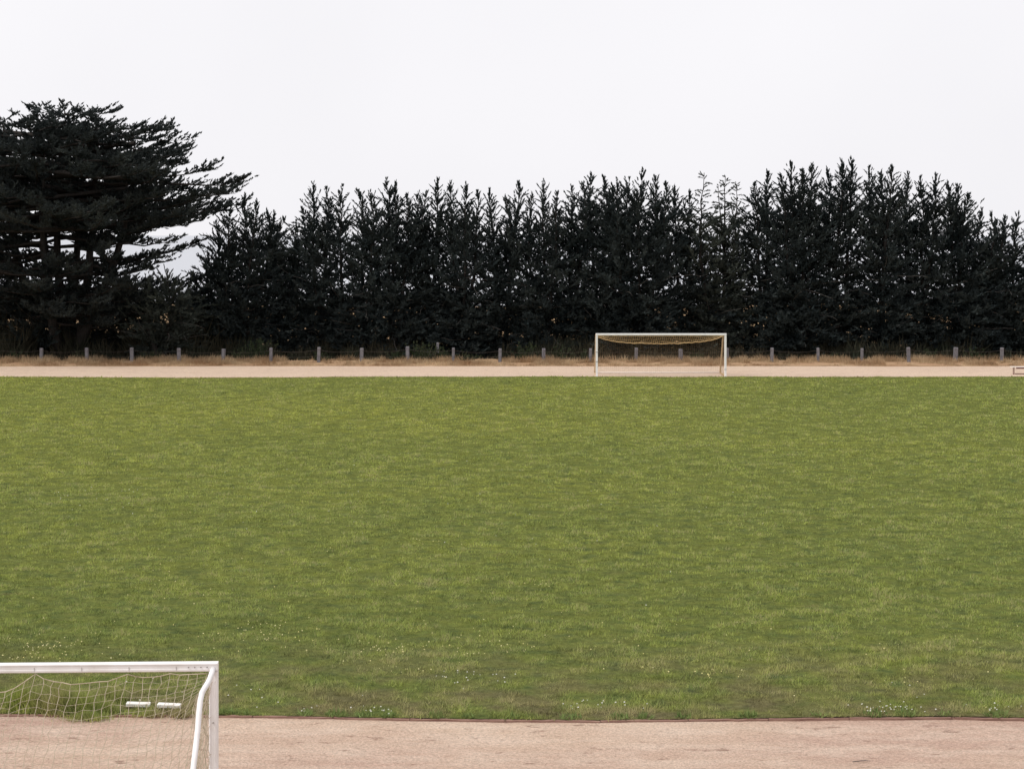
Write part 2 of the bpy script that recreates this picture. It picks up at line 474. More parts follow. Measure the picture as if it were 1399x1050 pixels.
# small white and yellow flowers in the turf
def flowers(name, pts, mat, label, size=0.0145):
    Vs, Fs = [], []
    n0 = 0
    for (x, y, z) in pts:
        s = size * random.uniform(0.6, 1.3); k = 6
        ring = [(x + s * math.cos(a * 2 * PI / k), y + s * math.sin(a * 2 * PI / k), z) for a in range(k)]
        top = (x, y, z + s * 0.9); low = (x, y, z - s * 0.5)
        Vs += ring + [top, low]
        for a in range(k):
            Fs.append([n0 + a, n0 + (a + 1) % k, n0 + 6]); Fs.append([n0 + (a + 1) % k, n0 + a, n0 + 7])
        n0 += 8
    o = mesh_np(name, Vs, Fs, mat)
    tag(o, label, 'flowers', kind='stuff')
wp, yp = [], []
def cluster(px, py, sx, sy, n, lst, hz=0.085):
    for _ in range(n):
        g_ = G(random.gauss(px, sx), random.gauss(py, sy))
        if g_[1] > Y_NEAR + 0.03: lst.append((g_[0], g_[1], hz * random.uniform(0.7, 1.3)))
for c in [(1195, 972, 14, 3, 18, wp), (1228, 974, 14, 2.5, 14, wp), (1250, 962, 25, 8, 10, wp), (1365, 972, 12, 3, 9, wp), (790, 968, 12, 3, 8, wp), (855, 969, 25, 4, 9, wp),
          (530, 975, 8, 2, 6, wp), (490, 974, 12, 3, 7, wp), (420, 972, 6, 2, 6, wp), (640, 930, 40, 6, 22, wp), (540, 888, 120, 9, 75, yp), (360, 868, 40, 10, 45, yp),
          (80, 885, 45, 8, 60, yp), (40, 905, 60, 6, 25, yp), (560, 918, 30, 6, 12, yp), (970, 921, 10, 4, 8, yp), (740, 805, 22, 5, 9, yp), (730, 868, 60, 10, 10, yp),
          (590, 745, 16, 3, 9, yp), (120, 680, 60, 12, 26, wp), (850, 880, 200, 20, 30, yp), (1160, 910, 150, 30, 26, yp), (300, 800, 200, 40, 50, yp), (700, 700, 300, 60, 60, wp), (250, 950, 120, 10, 16, wp)]:
    cluster(*c)
flowers('white_flowers', wp, M['flower'], 'tiny white flowers scattered through the turf')
flowers('yellow_flowers', yp, M['flower_y'], 'tiny pale yellow flowers dotted in the turf', 0.0145)

# leafy weeds hugging the edging
cl, clr = [], []
for px, py, n, rr in [(418, 975, 60, .10), (460, 977, 90, .15), (500, 976, 50, .12), (532, 977, 80, .12), (596, 983, 60, .10), (640, 978, 40, .1), (780, 977, 70, .14), (845, 976, 60, .12), (880, 978, 50, .1),
                      (1022, 981, 120, .12), (1195, 976, 120, .16), (1235, 977, 90, .14), (1290, 976, 40, .1), (1362, 978, 110, .16), (312, 972, 90, .10), (302, 975, 60, .08), (330, 977, 40, .1), (700, 982, 30, .1), (935, 981, 40, .1), (1120, 978, 40, .1)]:
    g_ = G(px, py); a = rng.uniform(0, 2 * PI, n); q = rr * np.sqrt(rng.random(n))
    cl.append(blades(g_[0] + 1.3 * q * np.cos(a), near_edge(g_[0]) + 0.03 + rr * 0.6 + q * np.sin(a), np.full(n, 0.02), rng.uniform(0.06, 0.15, n), rng.uniform(0.02, 0.045, n), 0.9, r=rng))
    clr.append(rng.random(n))
o = tri_obj('weeds', np.concatenate(cl), M['weed'], rnd=np.concatenate(clr))
tag(o, 'broad-leaved green weeds growing against the track edging', 'weeds', kind='stuff')

# ------------------------------------------------------------------ edging boards of the near track
edge = empty('track_edging', (0, Y_NEAR, 0))
tag(edge, 'reddish weathered timber edging between the near track and the turf', 'edging')
for a, b in zip(line[:-1], line[1:]):
    p, q = G(*a), G(*b)
    mid = (p + q) / 2; d = q - p; L = np.linalg.norm(d) - 0.012
    ang = math.atan2(d[1], d[0])
    n = 9
    t = np.linspace(-L / 2, L / 2, n)
    zt = 0.020 + 0.012 * (rng.random(n) - 0.5); yo = 0.008 * rng.standard_normal(n)
    pts, fc = [], []
    for k in range(n):
        pts += [(t[k], yo[k] - .02, -0.03), (t[k], yo[k] + .03, -0.03), (t[k], yo[k] + .03, zt[k]), (t[k], yo[k] - .018, zt[k] - 0.004)]
        if k:
            m_ = 4 * k
            for s in range(4): fc.append([m_ - 4 + s, m_ - 4 + (s + 1) % 4, m_ + (s + 1) % 4, m_ + s])
    fc += [[3, 2, 1, 0], [4 * n - 4, 4 * n - 3, 4 * n - 2, 4 * n - 1]]
    o = MB().poly(pts, fc).build('board', M['edging'], edge)
    o.location = (mid[0], mid[1] - Y_NEAR, 0); o.rotation_euler = (0, 0, ang)

# clods, pebbles on the near track
Vs, Fs = [], []
n = 2600
px_ = rng.uniform(-13, 13, n); py_ = rng.uniform(20, Y_NEAR - 0.1, n); sz = 0.004 + 0.012 * rng.random(n) ** 4
hotspot = rng.random(n) < 0.25
for k in range(n):
    s = sz[k]
    c = np.array([px_[k], py_[k], -0.012 + s * 0.3])
    a = rng.uniform(0, 2 * PI)
    ring = [c + s * rng.uniform(.7, 1.3) * np.array([math.cos(a + j * PI / 2) * 1.4, math.sin(a + j * PI / 2), 0]) for j in range(4)]
    m_ = len(Vs)
    Vs += ring + [c + np.array([0, 0, s * 0.8])]
    Fs += [[m_ + j, m_ + (j + 1) % 4, m_ + 4] for j in range(4)]
o = mesh_np('clods', Vs, Fs, M['pebble'])
tag(o, 'loose clods and grit on the near dirt track', 'grit', kind='stuff')
g_ = G(1176, 1040)
pts = [g_ + np.array([-0.13, -0.02, 0.006]), g_ + np.array([-0.02, 0.0, 0.014]), g_ + np.array([0.08, 0.03, 0.01]), g_ + np.array([0.15, 0.04, 0.004])]
o = MB().tube(pts, [0.006, 0.007, 0.006, 0.003], 6).build('stick', M['dead'])
tag(o, 'thin broken stick lying on the near dirt track', 'stick')

# ------------------------------------------------------------------ white blocks in the grass
for px, py, L, rz, lab in [(230, 970.5, 0.39, -0.05, 'white block lying clear of the grass, end nearer the goal post'),
                           (188, 969.0, 0.40, 0.03, 'white block half sunk in grass behind goal net, farther from the post')]:
    g_ = G(px, py)
    e = MB().box((0, 0, 0), (L, 0.13, 0.06), 0.012).build('white_block', M['foam'])
    e.location = (g_[0], g_[1] + 0.06, 0.075); e.rotation_euler = (0.05, 0.03, rz)
    tag(e, lab, 'block', 'white blocks in the grass')

# ------------------------------------------------------------------ goals
def bar(name, a, b, w, d, parent, mat, groove=True):
    """a square extruded goal bar from a to b with chamfered corners and a shallow channel on the +local-back face"""
    a = Vector(a); b = Vector(b); L = (b - a).length
    c = 0.012
    hw, hd = w / 2, d / 2
    prof = [(-hw + c, -hd), (hw - c, -hd), (hw, -hd + c), (hw, hd - c), (hw - c, hd), (-hw + c, hd), (-hw, hd - c), (-hw, -hd + c)]
    if groove:   # channel along the face at -hd (the side of the net)
        prof = [(-hw + c, -hd), (-hw * 0.62, -hd), (-hw * 0.56, -hd + 0.006), (hw * 0.30, -hd + 0.006), (hw * 0.36, -hd), (hw - c, -hd)] + prof[2:]
    z = (b - a).normalized()
    ref = Vector((0, 1, 0))
    y = (ref - z * ref.dot(z)).normalized()
    x = y.cross(z)
    n = len(prof)
    pts = [a + x * u + y * v for u, v in prof] + [b + x * u + y * v for u, v in prof]
    fc = [[i, (i + 1) % n, n + (i + 1) % n, n + i] for i in range(n)] + [list(range(n))[::-1], list(range(n, 2 * n))]
    return MB().poly(pts, fc).build(name, mat, parent)

def ropes(lines, rad):
    m = MB()
    for ln in lines: m.tube(ln, rad, 4, cap=False)
    return m

def soccer_goal(name, loc, rz, label, back, bend, base, near):
    """mouth plane at local y=0, x from 0 (left) to 7.32; 'back' = -1 nets toward -y, +1 toward +y"""
    Wd, H, th = 7.13, 2.325, 0.115
    g = empty(name, loc, rz)
    tag(g, label, 'goal', 'football goals')
    P = M['paint'] if near else M['paint_far']; S = P if near else M['old_paint']
    bar('post', (-th / 2, 0, -0.03), (-th / 2, 0, H), th, th, g, P, near)
    bar('post', (Wd + th / 2, 0, -0.03), (Wd + th / 2, 0, H), th, th, g, P, near)
    cb = bar('crossbar', (-th, 0, H + th / 2 + 0.002), (Wd + th, 0, H + th / 2 + 0.002), th, th, g, P, near)
    prof = [(0.05 * back, H + 0.035), (0.45 * back, H - 0.02), ((bend[0] - 0.18) * back, (bend[1] - 0.06) + 0.02), (bend[0] * back, (bend[1] - 0.06) - 0.09), ((bend[0] + 0.14) * back, (bend[1] - 0.06) - 0.34), (base * back, 0.05)]
    def prof_at(t):          # 0..1 along the stanchion
        pr = np.array(prof); s = np.r_[0, np.cumsum(np.linalg.norm(np.diff(pr, axis=0), axis=1))]; s /= s[-1]
        return np.stack([np.interp(t, s, pr[:, 0]), np.interp(t, s, pr[:, 1])], -1)
    for x in (-th / 2, Wd + th / 2):
        q = prof_at(np.linspace(0, 1, 26))
        MB().tube([(x, a, b) for a, b in q], 0.036 if near else 0.04, 10).build('stanchion', S, g, True)
        MB().tube([(x, 0.07 * back, 0.04), (x, base * back, 0.04)], 0.03, 8).build('side_rail', M['rope_far'] if not near else S, g, True)
    MB().tube([(-th / 2, base * back, 0.042), (Wd / 2, base * back, 0.036), (Wd + th / 2, base * back, 0.042)], 0.032 if near else 0.026, 8).build('ground_bar', P if near else M['bench_top'], g, True)
    # bolts and joint clips on the crossbar and post
    if near:
        for x in np.arange(Wd - 0.42, 0.1, -0.61):
            MB().box((0, 0, 0), (0.006, 0.010, 0.05), 0.001).build('net_clip', M['clip'], g).location = (x, back * (th / 2 - 0.002), H + th / 2 - 0.01)
        for x in (Wd - 0.02, Wd - 0.10, Wd - 0.18, Wd - 0.26):
            MB().tube([(0, -0.006, 0), (0, 0.006, 0)], 0.008, 8).build('bolt', M['bolt'], g).location = (x, back * (th / 2 + 0.003), H + th / 2 + 0.005)
        for x, z in ((Wd + th / 2, H - 0.66), (Wd + th / 2, H - 1.28), (Wd + th / 2, 0.5), (-th / 2, H - 0.66), (-th / 2, H - 1.28)):
            MB().tube([(0, -0.006, 0), (0, 0.006, 0)], 0.009, 8).build('bolt', M['bolt'], g).location = (x, back * (th / 2 + 0.003), z)
    else:
        for z in (H * 0.37, H * 0.60):
            MB().tube([(0, 0, -0.012), (0, 0, 0.012)], 0.085, 12).build('tie', M['bolt'], g).location = (-th / 2, 0, z)
        MB().tube([(0, 0, -0.01), (0, 0, 0.01)], 0.085, 12).build('tie', M['bolt'], g).location = (Wd + th / 2, 0, 0.42)
    # the net: a hanging surface between the crossbar, the two stanchions and the ground bar
    sp = 0.118
    nu = int(Wd / sp) + 1
    plen = np.sum(np.linalg.norm(np.diff(np.array(prof), axis=0), axis=1))
    nv = int(plen / sp) + 1
    r2 = np.random.default_rng(21 if near else 22)
    if near:
        att = np.array([0, 0.55, 1.15, 2.3, 3.6, Wd - 3.50, Wd - 2.25, Wd - 1.03, Wd - 0.48, Wd - 0.12, Wd])
        sags = np.array([0.05, .06, .15, .20, .12, .24, .12, .05, .03, .01])
        att = np.sort(att)
    def surf(u, t):          # u in metres across, t 0..1 down the net
        u = np.asarray(u, float); t = np.asarray(t, float)
        p = prof_at(t)
        edge_w = np.exp(-np.minimum(u, Wd - u) / (0.45 if near else 0.9))
        if near:
            k = np.clip(np.searchsorted(att, u, side='right') - 1, 0, len(att) - 2)
            f = (u - att[k]) / (att[k + 1] - att[k])
            s0 = sags[k] * 4 * f * (1 - f)
            # free net drapes from the bar straight down to the ground bar with a belly
            y = back * (0.06 + (base - 0.06) * (t ** 1.05))
            z = (H - 0.02) * (1 - t) - 0.25 * np.sin(PI * t) - s0 * (1 - t) ** 5
            z = np.maximum(z, 0.03)
            Y_ = y * (1 - edge_w) + p[..., 0] * edge_w
            Z_ = z * (1 - edge_w) + (p[..., 1] - 0.05) * edge_w
        else:
            s0 = 0.42 * (1 - edge_w)
            tb = 0.33
            Y_ = p[..., 0]
            Z_ = p[..., 1] - 0.04 - s0 * np.sin(np.clip(t / tb, 0, 1) * PI / 2) ** 1.5 * np.clip((1 - t) / (1 - tb), 0, 1)
            Z_ = np.maximum(Z_, 0.04)
        return np.stack([u + 0 * Y_, Y_, Z_], -1)
    U = np.linspace(0, Wd, nu); T = np.linspace(0, 1, nv)
    uu, tt_ = np.meshgrid(U, T)
    sway = 0.05 * (fbm(uu * 1.0, tt_ * 4 + 3, 1.2, 2) - 0.5) + 0.012 * r2.standard_normal(uu.shape)
    N = surf(np.clip(uu + sway + (-0.10 * tt_ if near else 0), 0, Wd), np.clip(tt_ + 0.003 * r2.standard_normal(uu.shape) * (tt_ > 0), 0, 1))
    N[..., 1] += 0.014 * r2.standard_normal(uu.shape)
    N[..., 2] = np.maximum(N[..., 2] + 0.007 * r2.standard_normal(uu.shape), 0.02)
    rad = 0.0036 if near else 0.0018
    R = M['rope'] if near else M['rope_far']
    if near:
        net = ropes([N[:, j] for j in range(nu)], rad)
        net2 = ropes([N[i, :] for i in range(nv)], 0.0021)
        net.poly(net2.v, net2.f)
        net = net.build('net', R, g)
        ropes([N[0, :] + np.array([0, 0, -0.004])], 0.0065).build('head_rope', R, net)
    else:
        kk = int(0.30 * nv)
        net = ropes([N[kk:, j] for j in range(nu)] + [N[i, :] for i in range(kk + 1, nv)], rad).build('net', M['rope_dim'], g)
        ropes([N[:kk + 1, j] for j in range(nu)] + [N[i, :] for i in range(0, kk, 2)], 0.0055).build('roof_net', R, g)
        ropes([N[0, :] + np.array([0, 0, -0.004])], 0.02).build('head_rope', R, net)
        ropes([N[kk, :]], 0.02).build('back_rope', R, net)
    # side panels
    for x in (0.0, Wd):
        L = []
        zs = np.arange(0.1, H, sp)
        q = prof_at(np.linspace(0, 1, 120))
        cols = 20
        def edge_y(z):
            jj = np.argmin(np.abs(q[:, 1] - z) + (np.abs(q[:, 0]) < 0.3) * 0.0)
            sel = q[np.abs(q[:, 1] - z) < 0.06]
            return np.abs(sel[:, 0]).max() * back if len(sel) else q[jj, 0]
        ey = np.array([edge_y(z) for z in zs])
        for f in np.linspace(0.06, 0.94, int(base / sp) - 4):
            L.append(np.stack([x + 0.02 * r2.standard_normal(len(zs)), ey * f + 0.012 * r2.standard_normal(len(zs)), zs + 0.008 * r2.standard_normal(len(zs))], -1))
        for z, e in zip(zs, ey):
            f = np.linspace(0.03, 1, 14)
            L.append(np.stack([x + 0.02 * r2.standard_normal(14), e * f, z - 0.06 * np.sin(PI * f) + 0.008 * r2.standard_normal(14)], -1))
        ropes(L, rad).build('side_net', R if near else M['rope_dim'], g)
    return g

# near goal: its right post stands at photo x 292, mouth about 23.2 m away, net towards the camera
YG = 23.28
xr = (292 - CX) * YG / FPX
rz = math.radians(1.9)
Wd = 7.13
lx = xr - (Wd + 0.0575) * math.cos(rz); ly = YG - (Wd + 0.0575) * math.sin(rz)
soccer_goal('soccer_goal', (lx, ly, -0.01), rz, 'large white goal standing on the near dirt track, seen from behind its net', -1, (1.32, 2.36), 3.5, True)
# far goal
YG2 = 8 * FPX / (514 - HY)
xl = (816 - CX) * YG2 / FPX
soccer_goal('soccer_goal', (xl + 0.03, YG2, -0.02), math.radians(-0.15), 'small distant white goal with sagging ochre net in front of the trees', 1, (1.15, 2.36), 2.6, False)

# ------------------------------------------------------------------ bench at the right edge of the far track
bp = G(1381, 511)
b = empty('bench', (bp[0], bp[1], -0.02))
tag(b, 'low bench with pale plank seat and dark red apron on far track', 'bench')
MB().box((0.95, 0.0, 0.44), (1.95, 0.30, 0.045), 0.008).build('seat', M['bench_top'], b)
MB().box((1.02, -0.11, 0.375), (1.5, 0.03, 0.08), 0.005).build('apron', M['bench_red'], b)
for x in (0.17, 1.73):
    for y in (-0.11, 0.11):
        MB().box((x, y, 0.21), (0.045, 0.045, 0.415), 0.005).build('leg', M['bench_leg'], b)
    MB().box((x, 0, 0.05), (0.05, 0.17, 0.05), 0.005).build('foot_rail', M['bench_red'], b)
MB().box((0.95, -0.0, 0.052), (1.5, 0.04, 0.04), 0.005).build('stretcher', M['bench_red'], b)

# ------------------------------------------------------------------ fence
fence = empty('wire_fence', (0, Y_FENCE, 0))
tag(fence, 'row of squat grey weathered posts strung with wire along the dry grass', 'fence')
posts = [(-70, 0), (-7, 0), (56, 0), (119, 0), (181, 0), (244.5, 0), (305, -.1), (370, 0), (435.5, .02), (494, 0), (557, 0), (619, .02), (683, 0), (742.5, -.05), (806, 0), (869, 0), (930, .02), (993, 0), (1055, 0), (1118, 0), (1178, .0), (1241, 0), (1305, 0), (1369, 0), (1432, 0), (1495, 0)]
tops = []
for k, (px, dz) in enumerate(posts):
    x = (px - CX) * Y_FENCE / FPX
    h = 0.96 + dz + 0.03 * rng.standard_normal()
    w = 0.19 + 0.015 * rng.standard_normal()
    m = MB()
    bm_pts = []
    for (z, s) in ((-0.05, 1.0), (h * 0.5, 0.98), (h - 0.03, 0.97), (h, 0.82)):
        bm_pts += [(-w / 2 * s, -w / 2 * s, z), (w / 2 * s, -w / 2 * s, z), (w / 2 * s, w / 2 * s, z), (-w / 2 * s, w / 2 * s, z)]
    fc = [[3, 2, 1, 0], [12, 13, 14, 15]]
    for r_ in range(3):
        for s in range(4): fc.append([r_ * 4 + s, r_ * 4 + (s + 1) % 4, r_ * 4 + 4 + (s + 1) % 4, r_ * 4 + 4 + s])
    o = MB().poly(bm_pts, fc).build('post', M['post_wood'], fence)
    yo = 0.08 * rng.standard_normal()
    o.location = (x, yo, 0.0); o.rotation_euler = (rng.normal(0, .02), rng.normal(0, .025), rng.normal(0, .15))
    tops.append((x, yo - 0.11, h))
for zf, sag in ((0.84, 0.13), (0.45, 0.08)):
    pts = []
    for (x0, y0, h0), (x1, y1, h1) in zip(tops[:-1], tops[1:]):
        for f in np.linspace(0, 1, 9)[:-1]:
            s_ = sag * rng.uniform(0.8, 1.2) if f else 0
            pts.append((x0 + (x1 - x0) * f, y0 + (y1 - y0) * f, zf * (h0 + (h1 - h0) * f) - sag * 4 * f * (1 - f)))
    MB().tube(pts, 0.006, 4, False).build('wire', M['wire'], fence)
x = (598 - CX) * 113.0 / FPX
o = MB().poly([(sx * 0.08 * s, sy * 0.08 * s, z) for z, s in ((-0.05, 1), (1.12, .95), (1.16, .7)) for sx, sy in ((-1, -1), (1, -1), (1, 1), (-1, 1))],
              [[3, 2, 1, 0], [8, 9, 10, 11]] + [[r_ * 4 + s, r_ * 4 + (s + 1) % 4, r_ * 4 + 4 + (s + 1) % 4, r_ * 4 + 4 + s] for r_ in range(2) for s in range(4)]).build('post', M['post_wood'])
o.location = (x, 113.0, 0); o.name = 'lone_post'
tag(o, 'taller grey post standing alone just behind the wire fence line', 'post')

# dry grass along the verge
n = 80000
x = rng.uniform(-36, 36, n); y = Y_TRACK - 0.15 + rng.beta(1.1, 1.0, n) * 4.4
edge_n = fbm(x, y * 0 + 2.0, 0.6, 3)
keep = y > Y_TRACK + 0.35 * (edge_n - 0.5)
x, y = x[keep], y[keep]
cl_ = 0.5 * fbm(x, y, 0.45, 3) + 0.5 * fbm(x, y, 1.6, 2)
cl_ = np.clip(0.5 + 0.2 * (cl_ - cl_.mean()) / cl_.std(), 0, 1)
h = (0.08 + 0.40 * np.clip((cl_ - 0.33) / 0.35, 0, 1)) * rng.uniform(0.5, 1.25, len(x)) * np.clip((y - Y_TRACK + 0.5) / 1.9, 0.18, 1.0)
z = 0.01 + 0 * x
V = blades(x, y, z, h, rng.uniform(0.02, 0.06, len(x)), 0.55, r=rng)
o = tri_obj('dry_grass', V, M['dry'], rnd=np.clip(0.1 + 0.9 * fbm(x + 9, y, 1.1, 3) * rng.random(len(x)) + 0.25 * rng.random(len(x)), 0, 1))
tag(o, 'brown dry grass strip between the far track and the fence', 'grass', kind='stuff')
# dead fringe and small tufts at the pitch's far edge
n = 5200
x = rng.uniform(-30, 30, n); y = far_edge(x) + 0.1 + np.abs(rng.normal(0, 0.35, n)) * (0.3 + 0.7 * (x < -22))
V = blades(x, y, 0 * x - 0.01, 0.05 + 0.06 * rng.random(n) ** 3, rng.uniform(0.02, 0.05, n), 0.8, r=rng)
o = tri_obj('dead_fringe', V, M['dry'], rnd=rng.uniform(0.0, 0.5, n))
tag(o, 'dead grass fringe where the pitch meets the far track', 'grass', kind='stuff')

# ------------------------------------------------------------------ cypresses
def nrm(a): return a / (np.linalg.norm(a, axis=-1, keepdims=True) + 1e-9)

def sprays(P, D, L, r, per_m=13, bl=(0.12, 0.34), bw=0.057, spread=0.55, lift=0.25, fine=0.0):
    """leaf blades along many twigs: P start, D direction, L length (arrays)"""
    fine = np.broadcast_to(fine, len(P))
    K = np.maximum(4, (L * per_m * (1 + 0.9 * fine)).astype(int))
    idx = np.repeat(np.arange(len(P)), K)
    n = len(idx)
    t = r.random(n) ** 0.85
    Ls = L[idx]
    up = np.array([0, 0, 1.0])
    pos = P[idx] + D[idx] * (Ls * t)[:, None] + up * (lift * Ls * t * t)[:, None]
    rad = nrm(r.standard_normal((n, 3)))
    rad[:, 2] *= 0.7
    tang = nrm(D[idx] + up * (2 * lift * t)[:, None])
    fi = fine[idx]
    bd = nrm(tang * 0.9 + rad * (spread * (1 - 0.42 * fi))[:, None] + up * 0.12)
    ln = r.uniform(bl[0], bl[1], n) * (1 - 0.35 * t) * (1 - 0.3 * fi)
    side = nrm(np.cross(bd, nrm(r.standard_normal((n, 3)))))
    w = bw * r.uniform(0.6, 1.3, n) * (1 - 0.38 * fi)
    V = np.empty((n, 3, 3), np.float32)
    base = pos - bd * (ln * 0.25)[:, None]
    V[:, 0] = base - side * w[:, None]; V[:, 1] = base + side * w[:, None]; V[:, 2] = pos + bd * (ln * 0.8)[:, None]
    return V.reshape(-1, 3), np.repeat(0, 0), idx

def branch_sprays(A, D, L, r, gap=0.13, tw=(0.62, 0.16), lift=0.25, flat=0.35, tight=0.0, **kw):
    """A branch base, D direction, L length -> twigs on both sides, tapering to a pointed tip.
    tight (0..1 per branch) closes the twigs to a narrow plume; lift bends the branch up or down"""
    lift = np.broadcast_to(lift, len(A)); tight = np.broadcast_to(tight, len(A))
    n_tw = np.maximum(5, (L / gap * (1 + 0.5 * tight)).astype(int))
    idx = np.repeat(np.arange(len(A)), n_tw)
    n = len(idx)
    t = 0.08 + 0.92 * r.random(n)
    up = np.array([0, 0, 1.0]); tg = tight[idx]
    pos = A[idx] + D[idx] * (L[idx] * t)[:, None] + up * (lift[idx] * L[idx] * t * t)[:, None]
    tang = nrm(D[idx] + up * (2 * lift[idx] * t)[:, None])
    side = nrm(np.cross(tang, up) + 1e-4) * np.where(r.random(n) < 0.5, -1, 1)[:, None]
    vert = np.cross(tang, side)
    sw = r.uniform(0.2, 0.9, n) * (1 - 0.55 * tg)
    d = nrm(tang * r.uniform(0.7, 1.3, n)[:, None] + side * sw[:, None] + vert * (flat * (1 - 0.4 * tg) * r.standard_normal(n))[:, None] + up * (0.15 * (1 - tg))[:, None])
    lt = (tw[1] + (tw[0] - tw[1]) * (1 - t)) * np.clip(L[idx] / 1.6, 0.32, 1.4) * r.uniform(0.7, 1.25, n) * (1 - 0.35 * tg)
    V, _, k = sprays(pos, d, lt, r, lift=0.1, fine=tg, **kw)
    return V, (idx[k])

def leader_path(base, top, n=12, bow=0.0, r=None):
    t = np.linspace(0, 1, n)
    P = np.empty((n, 3))
    ease = 1 - (1 - t) ** 1.9
    P[:, 0] = base[0] + (top[0] - base[0]) * ease + bow * np.sin(PI * t)
    P[:, 1] = base[1] + (top[1] - base[1]) * ease
    P[:, 2] = base[2] + (top[2] - base[2]) * t
    P[1:-1, :2] += 0.05 * r.standard_normal((n - 2, 2))
    P[:, 0] += r.normal(0, 0.35) * (np.clip((t - 0.72) / 0.28, 0, 1) ** 2 - np.clip((t - 0.6) / 0.4, 0, 1))
    return P

def at_path(P, t):
    f = np.clip(t, 0, 1) * (len(P) - 1); i = np.minimum(f.astype(int), len(P) - 2); f = f - i
    return P[i] * (1 - f)[:, None] + P[i + 1] * f[:, None]

